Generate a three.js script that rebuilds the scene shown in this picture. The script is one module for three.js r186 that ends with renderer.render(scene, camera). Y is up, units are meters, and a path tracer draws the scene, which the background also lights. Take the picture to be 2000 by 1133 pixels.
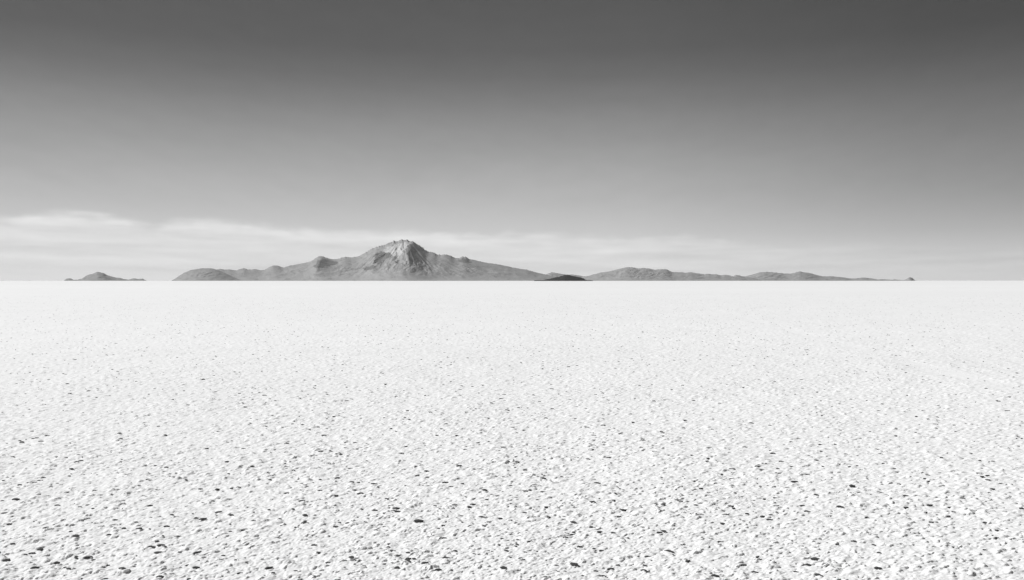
import * as THREE from 'three';
import { mergeGeometries } from 'three/addons/utils/BufferGeometryUtils.js';

// ---------------------------------------------------------------- random numbers and noise
function rng(seed) { let s = seed >>> 0; return () => { s = (s + 0x6D2B79F5) >>> 0; let t = Math.imul(s ^ (s >>> 15), 1 | s); t = (t + Math.imul(t ^ (t >>> 7), 61 | t)) ^ t; return ((t ^ (t >>> 14)) >>> 0) / 4294967296; }; }
function hash(ix, iy, k) { let h = Math.imul(ix, 374761393) + Math.imul(iy, 668265263) + Math.imul(k, 1442695041) | 0; h = Math.imul(h ^ (h >>> 13), 1274126177); h ^= h >>> 16; return (h >>> 0) / 4294967296; }
const GX = new Float32Array(256), GY = new Float32Array(256), PERM = new Uint8Array(512);
{ const r = rng(7); const p = [...Array(256).keys()]; for (let i = 255; i > 0; i--) { const j = Math.floor(r() * (i + 1)); [p[i], p[j]] = [p[j], p[i]]; } for (let i = 0; i < 512; i++) PERM[i] = p[i & 255]; for (let i = 0; i < 256; i++) { const a = r() * Math.PI * 2; GX[i] = Math.cos(a); GY[i] = Math.sin(a); } }
function noise(x, y) {                                             // gradient noise, about -0.7 .. 0.7
  const xi = Math.floor(x), yi = Math.floor(y), fx = x - xi, fy = y - yi, X = xi & 255, Y = yi & 255;
  const u = fx * fx * fx * (fx * (fx * 6 - 15) + 10), v = fy * fy * fy * (fy * (fy * 6 - 15) + 10);
  const a = PERM[PERM[X] + Y], b = PERM[PERM[X + 1] + Y], c = PERM[PERM[X] + Y + 1], d = PERM[PERM[X + 1] + Y + 1];
  const n0 = GX[a] * fx + GY[a] * fy, n1 = GX[b] * (fx - 1) + GY[b] * fy, n2 = GX[c] * fx + GY[c] * (fy - 1), n3 = GX[d] * (fx - 1) + GY[d] * (fy - 1);
  return n0 + u * (n1 - n0) + v * (n2 - n0 + u * (n0 - n1 - n2 + n3));
}
function fbm(x, y, o = 4) { let s = 0, a = 1, f = 1; for (let i = 0; i < o; i++) { s += a * noise(x * f + 17.3 * i, y * f - 9.1 * i); a *= 0.5; f *= 2.03; } return s; }
function ridged(x, y, o = 4) { let s = 0, a = 1, f = 1, n = 0; for (let i = 0; i < o; i++) { s += a * (1 - 2.2 * Math.abs(noise(x * f + 31.7 * i, y * f + 5.9 * i))); n += a; a *= 0.5; f *= 2.1; } return s / n; }
const clamp = (x, a = 0, b = 1) => Math.min(b, Math.max(a, x));
const smooth = (a, b, x) => { const t = clamp((x - a) / (b - a)); return t * t * (3 - 2 * t); };
const lerp = (a, b, t) => a + (b - a) * t;
function table(pts) { return (x) => { if (x <= pts[0][0]) return pts[0][1]; for (let i = 1; i < pts.length; i++) if (x <= pts[i][0]) { const t = (x - pts[i - 1][0]) / (pts[i][0] - pts[i - 1][0]); return lerp(pts[i - 1][1], pts[i][1], t); } return pts[pts.length - 1][1]; }; }

// ---------------------------------------------------------------- camera, sky, sun, exposure
const F = 1732, HORIZON = 548.2, EYE = 1.6;                        // focal length and horizon of the photograph, in its own pixels; eye height in metres
const scene = new THREE.Scene();
const camera = new THREE.PerspectiveCamera(2 * Math.atan(566.5 / F) * 180 / Math.PI, 2000 / 1133, 0.1, 200000);
camera.position.set(0, EYE, 0);
camera.rotation.x = -Math.atan((566.5 - HORIZON) / F);

const renderer = new THREE.WebGLRenderer();
renderer.toneMapping = THREE.LinearToneMapping;
renderer.toneMappingExposure = 1.0;
renderer.shadowMap.enabled = true;

const SUN_AZ = -72, SUN_EL = 41;                                   // degrees right of the view, degrees above the horizon
const R = Math.PI / 180;
const toSun = new THREE.Vector3(Math.sin(SUN_AZ * R) * Math.cos(SUN_EL * R), Math.sin(SUN_EL * R), -Math.cos(SUN_AZ * R) * Math.cos(SUN_EL * R));
const sun = new THREE.DirectionalLight(new THREE.Color().setRGB(1, 1, 1), 4.25);
sun.position.copy(toSun).multiplyScalar(400);
sun.castShadow = true;
sun.shadow.mapSize.set(4096, 4096);
Object.assign(sun.shadow.camera, { left: -60, right: 60, top: 60, bottom: -60, near: 1, far: 900 });
sun.shadow.radius = 1;
scene.add(sun, sun.target);

{ // clear dry sky, dark overhead and pale near the horizon, with a thin veil of stratus low down
  const W = 4096, H = 2048, data = new Float32Array(W * H * 4);
  const clear = table([[0, 1.0], [0.5, 0.95], [1, 0.88], [2, 0.74], [3, 0.63], [3.9, 0.57], [4.9, 0.51], [6.5, 0.43], [8.15, 0.35], [9.8, 0.278], [11.4, 0.207], [12.9, 0.152], [14.5, 0.117], [17.6, 0.097], [22, 0.086], [40, 0.07], [90, 0.055]]);
  const round = table([[-180, 0.95], [-120, 1.05], [-75, 1.12], [-30, 1.0], [0, 0.99], [8, 0.95], [16, 0.82], [24, 0.68], [32, 0.59], [45, 0.57], [70, 0.6], [120, 0.75], [180, 0.95]]);   // darkest a quarter turn from the sun
  const top = table([[-180, 3.4], [-60, 3.8], [-32, 3.6], [-30, 3.6], [-28, 3.9], [-25, 3.95], [-23.4, 3.7], [-22, 3.5], [-19.5, 3.8], [-16.5, 3.6], [-14, 3.35], [-10, 3.25], [0, 3.1], [10, 2.8], [16, 2.35], [27, 1.95], [60, 1.6], [120, 2.2], [180, 3.4]]);
  for (let j = 0; j < H; j++) {
    const e = ((j + 0.5) / H - 0.5) * 180, up = Math.max(e, 0.05);
    for (let i = 0; i < W; i++) {
      const phi = ((i + 0.5) / W - 0.5) * 360; let a = phi + 90; if (a > 180) a -= 360;   // degrees right of the view
      const c = Math.cos(up * R) * Math.cos(SUN_EL * R) * Math.cos((a - SUN_AZ) * R) + Math.sin(up * R) * Math.sin(SUN_EL * R);
      const g = lerp(1, round(a), 0.55 + 0.45 * smooth(0.5, 6, up));
      let v = clear(up) * g * (1 + 0.9 * Math.exp((c - 1) * 14));
      if (up < 30 && j > H / 2 - 4) {
        const ax = Math.cos(a * R) * 60, ay = Math.sin(a * R) * 60;                       // no seam behind the camera
        v *= 1 + (0.03 * fbm(ay * 0.09 + 11, ax * 0.09 + up * 0.35, 4) + 0.03 * fbm(ay * 0.5, ax * 0.5 + up * 1.3, 4)) * smooth(3, 6, up);
        const t = top(a) - 0.1 + 0.34 * fbm(ay * 0.2 + 3, ax * 0.2 + up * 0.3, 4) + 0.3 * fbm(ay * 0.55, ax * 0.3 + up * 2.6, 4);
        const veil = 1 - smooth(t - 0.5, t + 0.3, up);
        const streak = fbm(ay * 0.1 + 40, ax * 0.1 + up * 1.7, 5) + 0.5 * fbm(ay * 0.4 + 4, ax * 0.3 + up * 4, 3);
        const lobe = Math.exp(-(((up - t + 0.42) / 0.42) ** 2));
        const target = (0.82 + 0.24 * smooth(1.8, 0, up)) * lerp(1, round(a), 0.6);
        v = lerp(v, Math.max(v * 0.97, target) * (1 + 0.17 * streak * smooth(0, 0.8, up)), veil * (0.76 + 0.24 * lobe * clamp(0.55 + 1.3 * fbm(ay * 0.3 + 70, ax * 0.3, 3))));
      }
      const k = (j * W + i) * 4; data[k] = data[k + 1] = data[k + 2] = v; data[k + 3] = 1;
    }
  }
  const sky = new THREE.DataTexture(data, W, H, THREE.RGBAFormat, THREE.FloatType);
  sky.mapping = THREE.EquirectangularReflectionMapping; sky.magFilter = sky.minFilter = THREE.LinearFilter; sky.needsUpdate = true;
  scene.background = sky; scene.environment = sky;
}

// ---------------------------------------------------------------- helpers
function tag(o, label, category, kind, group) { o.userData = { label, category }; if (kind) { o.userData.kind = kind; } if (group) o.userData.group = group; o.castShadow = o.receiveShadow = true; return o; }
const grey = (v) => new THREE.Color().setRGB(v, v, v);

// ---------------------------------------------------------------- the salt flat
const WIND = -0.45, CW = Math.cos(WIND), SW = Math.sin(WIND);
function cells(x, y, k, out) {                                      // popcorn crust: nearest knob and how far its rim is
  const xi = Math.floor(x), yi = Math.floor(y); let d1 = 9, d2 = 9, id = 0;
  for (let j = -1; j <= 1; j++) for (let i = -1; i <= 1; i++) {
    const cx = xi + i, cy = yi + j, h = hash(cx, cy, k), g = hash(cx, cy, k + 1);
    const dx = cx + 0.1 + 0.8 * h - x, dy = cy + 0.1 + 0.8 * g - y, d = dx * dx + dy * dy;
    if (d < d1) { d2 = d1; d1 = d; id = hash(cx, cy, k + 2); } else if (d < d2) d2 = d;
  }
  out[0] = Math.sqrt(d1); out[1] = Math.sqrt(d2); out[2] = id; return out;
}
const tmp = [0, 0, 0];
function trackAt(x, z) {                                            // a wheel track worn smooth, crossing to the right
  const d = -z; if (d < 6 || d > 70) return 0;
  const off = Math.abs(x - (5.9 + 0.105 * d + 0.12 * noise(d * 0.2, 3)));
  return 1 - smooth(0.12, 0.42, off);
}
let lean = 0;                                                       // how far the last point's knob leans over, for undercut rims
function groundHeight(x, z) {
  const wx = x + 0.018 * noise(x * 15, z * 15), wz = z + 0.018 * noise(x * 15 + 50, z * 15 + 20);
  const u = (wx * CW + wz * SW), v = (-wx * SW + wz * CW);
  const patch = 0.62 + 0.3 * smooth(-0.5, 0.45, fbm(x * 0.9 + 5, z * 0.55, 3)) + 0.35 * smooth(0.1, 0.6, fbm(x * 3.3 + 9, z * 2.1, 2));
  const calm = 1 - 0.6 * trackAt(x, z) * smooth(-0.35, 0.25, noise(x * 0.6, z * 0.35));
  cells(u / 0.037, v / 0.03, 11, tmp);
  const r1 = clamp((tmp[1] - tmp[0]) * 2.6), k1 = (0.003 + 0.0094 * tmp[2] ** 3.6 * patch) * (1 - (1 - r1) * (1 - r1));
  cells(u / 0.021, v / 0.0185, 23, tmp);
  let h = k1 + (0.0014 + 0.0046 * tmp[2] * tmp[2]) * clamp((tmp[1] - tmp[0]) * 2);
  h += 0.005 * ridged(u * 3.1, v * 1.7, 3);
  cells(u / 0.12 + 3, v / 0.095, 51, tmp);
  h += (0.002 + 0.0118 * tmp[2] * tmp[2]) * Math.min(1, (tmp[1] - tmp[0]) * 1.5);
  h += 0.002 * noise(x * 85, z * 85);
  lean = k1 * calm;
  return h * calm + 0.012 * fbm(x * 1.1, z * 0.8, 3);
}
{
  const half = 36 * R, dTheta = 0.00134, cols = Math.round(2 * half / dTheta), rad = [];
  let d = 4.1; while (d < 160) { rad.push(d); d *= d < 9 ? 1.0017 : d < 22 ? 1.0021 : 1.0038; }
  while (d < 60000) { rad.push(d); d *= 1.09; } rad.push(60000);
  const n = cols + 1, pos = new Float32Array(n * rad.length * 3), uv = new Float32Array(n * rad.length * 2), tone = new Float32Array(n * rad.length * 3), idx = new Uint32Array(cols * (rad.length - 1) * 6);
  let q = 0;
  rad.forEach((r, j) => {
    const fade = 1 - smooth(110, 170, r);
    for (let i = 0; i < n; i++) {
      const t = -half + 2 * half * i / cols, x = Math.sin(t) * r, z = -Math.cos(t) * r, k = j * n + i;
      lean = 0; pos[k * 3 + 1] = fade > 0 ? groundHeight(x, z) * fade : 0; pos[k * 3] = x + 0.5 * lean * fade; pos[k * 3 + 2] = z + 0.9 * lean * fade; uv[k * 2] = x; uv[k * 2 + 1] = z;
      const w = 0.9 + 0.02 * fbm(x * 0.35, z * 0.2, 3) + 0.022 * fbm(x * 0.006 + 4, z * 0.02, 4) + 0.02 * fbm(x * 0.0004, z * 0.002 + 8, 3); tone[k * 3] = tone[k * 3 + 1] = tone[k * 3 + 2] = w;
      if (j && i) { const a = k, b = k - 1, c = k - n - 1, e = k - n; idx[q++] = a; idx[q++] = b; idx[q++] = c; idx[q++] = a; idx[q++] = c; idx[q++] = e; }
    }
  });
  const near = new THREE.BufferGeometry();
  near.setAttribute('position', new THREE.BufferAttribute(pos, 3)); near.setAttribute('uv', new THREE.BufferAttribute(uv, 2)); near.setAttribute('color', new THREE.BufferAttribute(tone, 3)); near.setIndex(new THREE.BufferAttribute(idx, 1));
  near.computeVertexNormals();
  if (near.attributes.normal.getY(5000) < 0) throw new Error('ground faces down');
  const rest = new THREE.RingGeometry(0, 60000, 96, 10).rotateX(-Math.PI / 2).translate(0, -0.06, 0);
  rest.setAttribute('color', new THREE.Float32BufferAttribute(new Array(rest.attributes.position.count * 3).fill(0.9), 3));
  const geo = mergeGeometries([near, rest]);
  const m = new THREE.MeshStandardMaterial({ vertexColors: true, roughness: 0.95 });
  const o = new THREE.Mesh(geo, m); o.name = 'salt_flat'; scene.add(o);
  tag(o, 'vast white salt flat with a rough knobbly crust reaching to the horizon', 'salt flat', 'structure');
}

// ---------------------------------------------------------------- mountains, hills and islets on the far shore
/* A landform stands `dist` metres away. `line` is its skyline as [photo pixel across, photo pixel down]; it is turned into metres at once. Slopes run down from the crest to both sides and carry gullies. */
function landform(name, label, category, dist, line, opt) {
  const k = dist / F, x0 = line[0][0], x1 = line[line.length - 1][0], prof = table(line), cols = opt.cols, rows = opt.rows;
  const H = new Float32Array(cols + 1), S1 = new Float32Array(cols + 1), S2 = new Float32Array(cols + 1), du = (x1 - x0) / cols;
  for (let i = 0; i <= cols; i++) { const px = x0 + du * i; H[i] = Math.max(0, HORIZON - prof(px) + (opt.jag || 0.25) * (opt.crown ? 1 + opt.crown * smooth(40, 64, HORIZON - prof(px)) : 1) * fbm(px * 0.35 + opt.seed, opt.seed * 1.7, 3) * smooth(0.6, 3, HORIZON - prof(px))); }
  const blur = (src, dst, w) => { const n = Math.max(1, Math.round(w / du)); for (let i = 0; i <= cols; i++) { let s = 0, c = 0; for (let d = -n; d <= n; d++) { const g = 1 + Math.cos(Math.PI * d / (n + 1)); s += g * (src[clamp(i + d, 0, cols)]); c += g; } dst[i] = s / c; } };
  blur(H, S1, opt.soft || 10); blur(H, S2, (opt.soft || 10) * 4);
  const pos = [], col = [], idx = [], steep = opt.steep || 3.2;
  for (let j = -opt.back; j <= rows; j++) {
    for (let i = 0; i <= cols; i++) {
      const px = x0 + du * i, s = j < 0 ? -j / opt.back : j / rows, wide = (steep * S2[i] + 6) * (j < 0 ? -0.6 : 1);
      let h, t = s;
      const base = lerp(lerp(H[i], S1[i], smooth(0, 0.07, t)), S2[i], smooth(0.05, 0.7, t));
      const fall = opt.fall ? opt.fall(t) : Math.pow(1 - t, 1.25);
      h = base * fall;
      if (j > 0) {
        const bell = Math.sin(Math.PI * Math.min(1, t * 1.15)) * smooth(0, 0.06, t);
        const wx = px + 4 * noise(px * 0.05 + opt.seed, t * 3), dz = t * wide;
        const g = opt.hub ? ridged(Math.atan2(dz * 1.3 + 8, wx - opt.hub) * 5.5 + opt.seed, Math.hypot(wx - opt.hub, dz) * 0.016, 4) : ridged((wx + dz * 0.6) * (opt.freq || 0.07) + opt.seed * 3.1, (dz - wx * 0.3) * 0.03 + opt.seed, 4);
        h += S1[i] * (opt.rough || 0.1) * bell * (g - 0.25);
        h += (0.12 + S1[i] * 0.01) * bell * fbm(px * 0.35, dz * 0.35 + opt.seed, 4);
        if (opt.shape) h += opt.shape(px, t, base, S1[i]) * smooth(0, 0.04, t);
        h = Math.min(h, H[i] * (1 - 0.12 * t));
        if (t >= 0.999) h = -1;
      }
      h = Math.max(h, t >= 0.999 ? -1 : 0.02 * (1 - t));
      const far = 1 - t * wide / F;                                  // nearer points stand a little closer in
      pos.push((px - 1000) * k * far, h * k * far + 0.0, -dist + t * wide * k);
      let c = opt.color(px, h, t); if (t > 0.5 && h < 0.9) c *= 0.62; col.push(c, c, c);
    }
  }
  const n = cols + 1, m = rows + opt.back;
  for (let j = 0; j < m; j++) for (let i = 0; i < cols; i++) { const a = j * n + i, b = a + 1, c = a + n, d = c + 1; idx.push(a, c, b, b, c, d); }
  const g = new THREE.BufferGeometry();
  g.setAttribute('position', new THREE.Float32BufferAttribute(pos, 3)); g.setAttribute('color', new THREE.Float32BufferAttribute(col, 3)); g.setIndex(idx); g.computeVertexNormals();
  const o = new THREE.Mesh(g, new THREE.MeshStandardMaterial({ vertexColors: true, roughness: 1 })); o.name = name; scene.add(o);
  return tag(o, label, category, 'structure');
}
const rockTone = (base, seed) => (px, h, t) => base * (1 + 0.2 * fbm(px * 0.12 + seed, h * 0.25, 4)) * (noise(px * 0.1 + seed * 7, h * 0.3) > 0.27 ? 0.8 : 1);

// the volcano
const inside = (poly, x, y) => { let r = false; for (let i = 0, j = poly.length - 1; i < poly.length; j = i++) { const [xi, yi] = poly[i], [xj, yj] = poly[j]; if ((yi > y) !== (yj > y) && x < (xj - xi) * (y - yi) / (yj - yi) + xi) r = !r; } return r; };
const darkShadePatches = [ // dark patches on the volcano, some painting in shade of right-hand faces, as [across, height above the plain] in the unit of its skyline
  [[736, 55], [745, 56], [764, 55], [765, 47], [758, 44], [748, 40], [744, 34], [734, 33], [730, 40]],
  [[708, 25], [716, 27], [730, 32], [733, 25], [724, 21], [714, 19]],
  [[621, 41], [636, 42], [652, 38], [660, 36], [656, 32], [642, 29], [624, 25], [612, 26]],  // lee side of the left shoulder, its shade painted dark
  [[795, 69], [804, 73], [812, 72], [822, 66], [832, 58], [820, 60], [812, 55], [813, 45], [806, 34], [800, 42], [796, 52], [792, 58]],  // right-hand summit face, turned from the sun, shade painted in
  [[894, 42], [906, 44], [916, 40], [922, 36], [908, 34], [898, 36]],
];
const pale = [[[745, 60], [760, 66], [776, 72], [790, 74], [799, 78], [806, 78], [798, 66], [790, 57], [776, 46], [766, 48], [760, 54], [750, 56]]];
landform('mountain', 'tall grey volcano with a jagged pale summit and dark patches partly of painted shade, highest on the horizon', 'mountain', 18000, [
  [408, 548.2], [412, 540], [418, 529], [424, 526], [429, 525], [440, 526.4], [450, 526], [461, 528.2], [468, 525.6], [476, 523.4], [484, 526], [492, 526.4], [499, 525.2], [508, 527.6], [516, 527.2], [526, 521.6], [534, 518.2], [541, 518.4], [553, 522.4], [566, 518.6], [586, 515], [604, 511.6], [614, 506], [622, 500.4], [626, 499.6], [636, 502.6], [648, 506], [660, 505.6], [666, 503.2], [676, 501.4], [686, 502.6], [692, 502], [702, 499.6], [714, 493], [726, 485.6], [738, 481], [750, 478], [760, 474], [769, 470], [776, 471.2], [782, 469], [784.6, 466], [788, 468.4], [797, 468.4], [799.6, 471], [805, 471], [812, 474.4], [822, 480.6], [830, 487.6], [838, 491.6], [846, 492.8], [854, 497], [862, 497.6], [869, 496.4], [880, 499.4], [888, 503], [896, 504.4], [903, 500.8], [910, 501.6], [916, 505.4], [932, 508.8], [946, 512.4], [964, 514.8], [980, 517.4], [1000, 522], [1016, 524.8], [1028, 526.4], [1044, 531], [1060, 534.8], [1068, 536.6], [1100, 543], [1125, 548.2]], {
  cols: 660, rows: 150, back: 12, seed: 4.2, soft: 7, jag: 1.0, crown: 1.4, rough: 0.105, hub: 790, steep: 3.0,
  fall: (t) => 0.72 * Math.pow(1 - t, 1.9) + 0.28 * Math.pow(1 - t, 0.8) * (1 - t * 0.2),
  shape: (px, t, base) => {
    const spur = (x, wl, wr, a, t1) => { const c = x - t * 20, d = px - c; return a * base * Math.sin(Math.PI * clamp(t / t1)) * (d < 0 ? Math.exp(d / wl) : Math.exp(-((d / wr) ** 1.3))); };
    return spur(802, 16, 14, 0.105, 0.5) + spur(736, 20, 10, 0.09, 0.7) + spur(628, 14, 9, 0.12, 0.8) + spur(866, 14, 14, 0.06, 0.8);
  },
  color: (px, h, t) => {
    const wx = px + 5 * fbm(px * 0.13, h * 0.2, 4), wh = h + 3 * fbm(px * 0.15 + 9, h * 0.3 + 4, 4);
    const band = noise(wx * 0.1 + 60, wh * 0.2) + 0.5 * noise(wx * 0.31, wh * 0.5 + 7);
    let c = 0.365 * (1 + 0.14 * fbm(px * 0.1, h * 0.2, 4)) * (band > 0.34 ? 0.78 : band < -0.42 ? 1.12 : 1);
    if (t > 0 && darkShadePatches.some((p) => inside(p, wx, wh))) c = 0.18 * (1 + 0.2 * noise(px * 0.8, h * 0.8));
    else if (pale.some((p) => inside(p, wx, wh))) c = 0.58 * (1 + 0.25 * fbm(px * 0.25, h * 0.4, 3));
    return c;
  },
});
landform('hill', 'smooth rounded grey hill at the left foot of the volcano', 'hill', 15000, [
  [335.4, 548.2], [346, 541], [358, 533.4], [372, 527.4], [382, 525.6], [394, 524], [408, 523.4], [418, 524.8], [426, 527.4], [436, 531.5], [446, 536], [456, 540.6], [466, 545], [474, 548.2]], {
  cols: 180, rows: 70, back: 8, seed: 9.1, soft: 8, jag: 0.3, rough: 0.07, steep: 4.2, color: rockTone(0.33, 2) });
landform('hill', 'pale low hill showing behind the dark islet', 'hill', 21000, [
  [1052, 548.2], [1060, 540], [1067, 535.6], [1077, 531.4], [1086, 533], [1100, 535.2], [1112, 536.8], [1116, 535.6], [1132, 538], [1146, 541], [1162, 548.2]], {
  cols: 130, rows: 40, back: 8, seed: 2.4, soft: 4, jag: 0.3, rough: 0.12, color: rockTone(0.35, 6) }).name = 'hill_001';
landform('islet', 'small dark rocky islet standing before the paler hills', 'islet', 4000, [
  [1043, 548.2], [1044, 546.6], [1060, 546.2], [1070, 544.6], [1082, 542], [1094, 539.2], [1104, 536.4], [1112, 536.2], [1120, 538.6], [1132, 540.6], [1140, 543.6], [1147, 546.6], [1157, 546.8], [1158, 548.2]], {
  cols: 150, rows: 40, back: 8, seed: 5.5, soft: 3, jag: 0.9, rough: 0.15, color: rockTone(0.032, 3) });
landform('ridge', 'long grey ridge with a humped crest, right of the dark islet', 'ridge', 17000, [
  [1120, 548.2], [1130, 543], [1138, 540], [1148, 539], [1160, 535.6], [1172, 532.4], [1190, 530], [1206, 526], [1216, 523.4], [1226, 521.4], [1238, 522.2], [1246, 524], [1258, 523.2], [1270, 524.6], [1278, 526.6], [1290, 525.6], [1302, 525.6], [1310, 530], [1316, 531.2], [1332, 531.6], [1340, 532.6], [1348, 531.2], [1360, 533.2], [1376, 535.6], [1382, 534.4], [1390, 535.4], [1400, 535.6], [1408, 537.6], [1416, 536.4], [1424, 537.6], [1432, 539.6], [1437, 536.6], [1443, 537.4], [1454, 540.6], [1466, 541.4], [1480, 545], [1488, 547.2], [1494, 548.2]], {
  cols: 460, rows: 80, back: 8, seed: 7.7, soft: 6, jag: 0.8, rough: 0.1, freq: 0.06, color: rockTone(0.355, 8) });
landform('ridge', 'low grey ridge tapering away at the right end of the range', 'ridge', 19500, [
  [1430, 548.2], [1440, 542], [1450, 540.4], [1460, 538.4], [1472, 535.2], [1484, 531.8], [1498, 530.8], [1512, 531.8], [1528, 533.6], [1542, 534.6], [1552, 532.4], [1562, 529.8], [1570, 531.6], [1582, 533], [1592, 536], [1606, 539.4], [1624, 539.4], [1642, 540.8], [1662, 544], [1676, 543.2], [1686, 542], [1700, 543.4], [1714, 545.4], [1722, 545], [1736, 546], [1742, 546.6], [1748, 545.2], [1753, 546.4], [1764, 546.8], [1770, 548.2]], {
  cols: 400, rows: 60, back: 8, seed: 3.3, soft: 6, jag: 0.7, rough: 0.1, freq: 0.06, color: rockTone(0.345, 12) }).name = 'ridge_001';
landform('knoll', 'tiny grey knoll at the far right tip of the range', 'knoll', 18500, [
  [1757, 548.2], [1768, 546.2], [1773, 543], [1777, 541.2], [1782, 542.6], [1786, 546.6], [1789.5, 548.2]], {
  cols: 60, rows: 24, back: 6, seed: 6.1, soft: 2, jag: 0.3, rough: 0.1, color: rockTone(0.32, 5) });
landform('island', 'small lone grey island with one peak at far left', 'island', 14000, [
  [124.6, 548.2], [129, 544.4], [133, 543.4], [138, 543.6], [143, 546.2], [152, 546.2], [155, 544.8], [159, 544.4], [171, 536.6], [180, 535], [190, 530.4], [202, 533], [210, 537.4], [226, 542], [235, 542.6], [240, 544.4], [250, 546], [256, 544.4], [261, 543.2], [270, 544.8], [279, 544], [283, 546.4], [287, 548.2]], {
  cols: 220, rows: 50, back: 8, seed: 8.8, soft: 4, jag: 0.3, rough: 0.12, color: rockTone(0.32, 1) });

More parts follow.
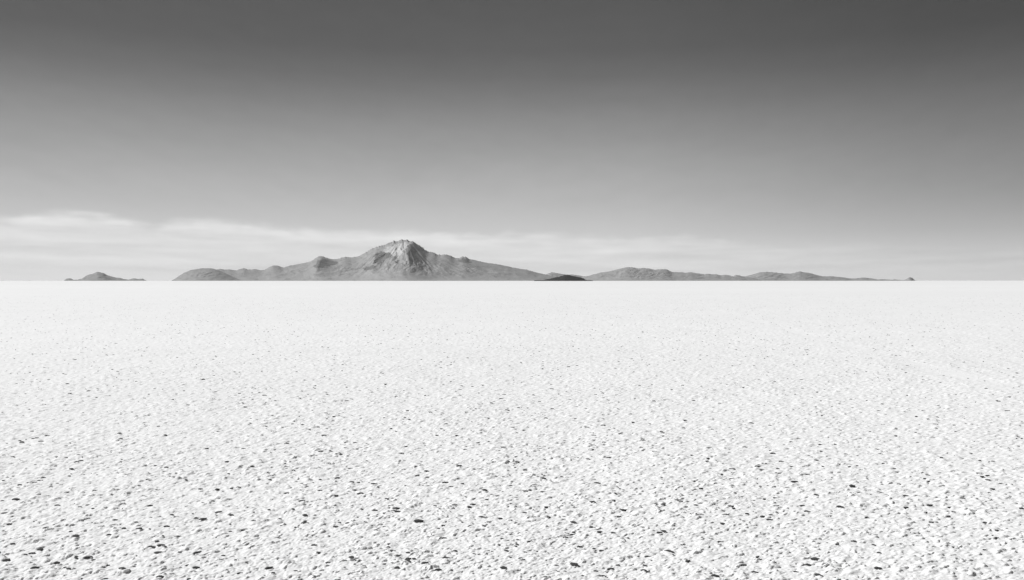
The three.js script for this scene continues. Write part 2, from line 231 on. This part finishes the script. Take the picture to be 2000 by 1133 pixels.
// ---------------------------------------------------------------- dark lumps added to stand for shaded pits in the crust
function shade_mark(seed) {
  const g = new THREE.IcosahedronGeometry(1, 1), p = g.attributes.position, r = rng(seed), ox = r() * 50;
  for (let i = 0; i < p.count; i++) { const x = p.getX(i), y = p.getY(i), z = p.getZ(i), s = 1 + 0.5 * noise(x * 1.3 + ox, z * 1.3 + y) + 0.3 * noise(x * 3 + ox, z * 3 - y); p.setXYZ(i, x * s, y * s * 0.42, z * s * 0.8); }
  g.computeVertexNormals(); return g;
}
const shade_fleck = [11, 12, 13, 14].map(shade_mark);
{
  // the coarsest of them on the near crust, each a thing: photo pixel across and down at its foot, width there
  const coarse = [
    [9, 1100, 24, 'wide dark lump added as pit shade in the bottom left corner of the salt crust'],
    [312, 1073, 19, 'upper of two dark lumps added as pit shade, close together low at left'],
    [306, 1087, 18, 'lower of two dark lumps added as pit shade, close together low at left'],
    [817, 1024, 22, 'wide dark lump added as pit shade in the foreground left of centre, well above the bottom edge'],
    [855, 1118, 22, 'broad dark lump added as pit shade at the bottom edge, just left of centre'],
    [1121, 1110, 20, 'long dark lump added as pit shade at the bottom edge, just right of centre'],
    [1218, 1001, 18, 'solitary dark lump added as pit shade right of centre, midway down the near crust'],
    [1595, 1097, 22, 'broad dark lump added as pit shade near the bottom edge in the right half, left of another broad one'],
    [1717, 1116, 22, 'broad dark lump added as pit shade at the bottom edge, nearest the bottom right corner'],
    [1510, 888, 14, 'dark lump added as pit shade farthest off among the coarse ones, right of centre'],
    [1941, 962, 12, 'dark lump added as pit shade nearest the right edge of the crust'],
    [692, 960, 13, 'dark lump added as pit shade farther off on the crust below the volcano, left of centre']];
  const spots = [[148, 907, 13], [82, 936, 14], [302, 913, 10], [291, 992, 14], [10, 1000, 14], [210, 1052, 14], [135, 1044, 11], [75, 1078, 16], [364, 1109, 13], [240, 1038, 14], [332, 934, 11], [287, 941, 12], [108, 1106, 17], [381, 1015, 13], [119, 1085, 10], [47, 1089, 10], [179, 997, 9],
    [832, 924, 13], [926, 921, 10], [901, 1011, 13], [916, 995, 12], [977, 1017, 13], [1008, 1026, 12], [856, 1037, 10], [865, 1032, 11], [981, 964, 10], [993, 995, 9], [1072, 1016, 13], [1101, 1012, 10], [980, 1058, 10], [1132, 1072, 16], [1175, 1079, 15], [1138, 1129, 11], [1198, 1046, 14], [1025, 921, 12], [1164, 1120, 13],
    [1637, 1070, 13], [1757, 951, 12], [1808, 940, 9], [1666, 955, 17], [1748, 918, 10], [1708, 1070, 10], [1719, 1086, 13], [1865, 1006, 12], [1855, 1013, 12], [1927, 1025, 16], [1926, 1081, 11], [1821, 1025, 14], [1671, 1064, 12], [1865, 1076, 10],
    [1520, 918, 10], [442, 906, 12], [775, 1114, 16], [950, 967, 11], [403, 880, 11], [232, 850, 11], [665, 892, 10], [1605, 885, 9], [1412, 1030, 13], [590, 832, 12], [396, 744, 10], [545, 1020, 12], [1330, 985, 12], [470, 1040, 12], [620, 1085, 14], [1460, 1010, 12]];
  const r = rng(5), dark = [0.045, 0.055, 0.065].map((v) => new THREE.MeshStandardMaterial({ color: grey(v), roughness: 1 }));  // near-black tones that carry the shade of crust pits
  const put = (o, [px, py, w]) => {
    const depth = EYE * F / (py - HORIZON), x = (px - 1000) / F * depth, z = -depth, s = 0.42 * w * depth / F;
    o.scale.set(s, s * (0.45 + 0.3 * r()), s * (0.7 + 0.4 * r())); o.rotation.y = (r() - 0.5) * 0.9; o.position.set(x, groundHeight(x, z) + 0.1 * s, z);
    return o;
  };
  coarse.forEach((c, i) => {
    const o = put(new THREE.Mesh(shade_fleck[i % 4], dark[i % 3]), c); o.name = i ? 'shade_mark_' + String(i).padStart(3, '0') : 'shade_mark'; scene.add(o);
    tag(o, c[3], 'shade_mark', null, 'coarse dark lumps added as pit shade on the near salt crust');
  });
  const list = [], m = new THREE.Matrix4(), q = new THREE.Quaternion(), up = new THREE.Vector3(0, 1, 0), spare = new THREE.Object3D();
  for (const c of spots) { put(spare, c).updateMatrix(); list.push(spare.matrix.clone()); }
  for (let i = 0; i < 34000; i++) {
    const d = Math.sqrt(lerp(3.8 ** 2, 110 ** 2, Math.pow(r(), 2.0))), t = (r() * 2 - 1) * 35.5 * R, x = Math.sin(t) * d, z = -Math.cos(t) * d;
    if (fbm(x * 0.5 + 30, z * 0.5, 3) < -0.35 + 0.6 * (r() - 0.5)) continue;
    const s = 0.004 + 0.014 * Math.pow(r(), 3);
    q.setFromAxisAngle(up, (r() - 0.5) * 1.8);
    list.push(m.compose(new THREE.Vector3(x, groundHeight(x, z) + 0.15 * s, z), q, new THREE.Vector3(s * (1.1 + 1.2 * r()), s * 0.7, s)).clone());
  }
  const o = new THREE.InstancedMesh(shade_fleck[0], new THREE.MeshStandardMaterial({ color: grey(0.06), roughness: 1 }), list.length);
  list.forEach((mm, k) => o.setMatrixAt(k, mm));
  o.name = 'shade_flecks'; scene.add(o);  // added flecks, their dark colour standing for shade in small pits
  tag(o, 'small dark flecks added as pit shade over the white salt crust', 'shade_fleck', 'stuff');
}
scene.fog = new THREE.FogExp2(grey(0.95), 1.05e-5);

renderer.render(scene, camera);
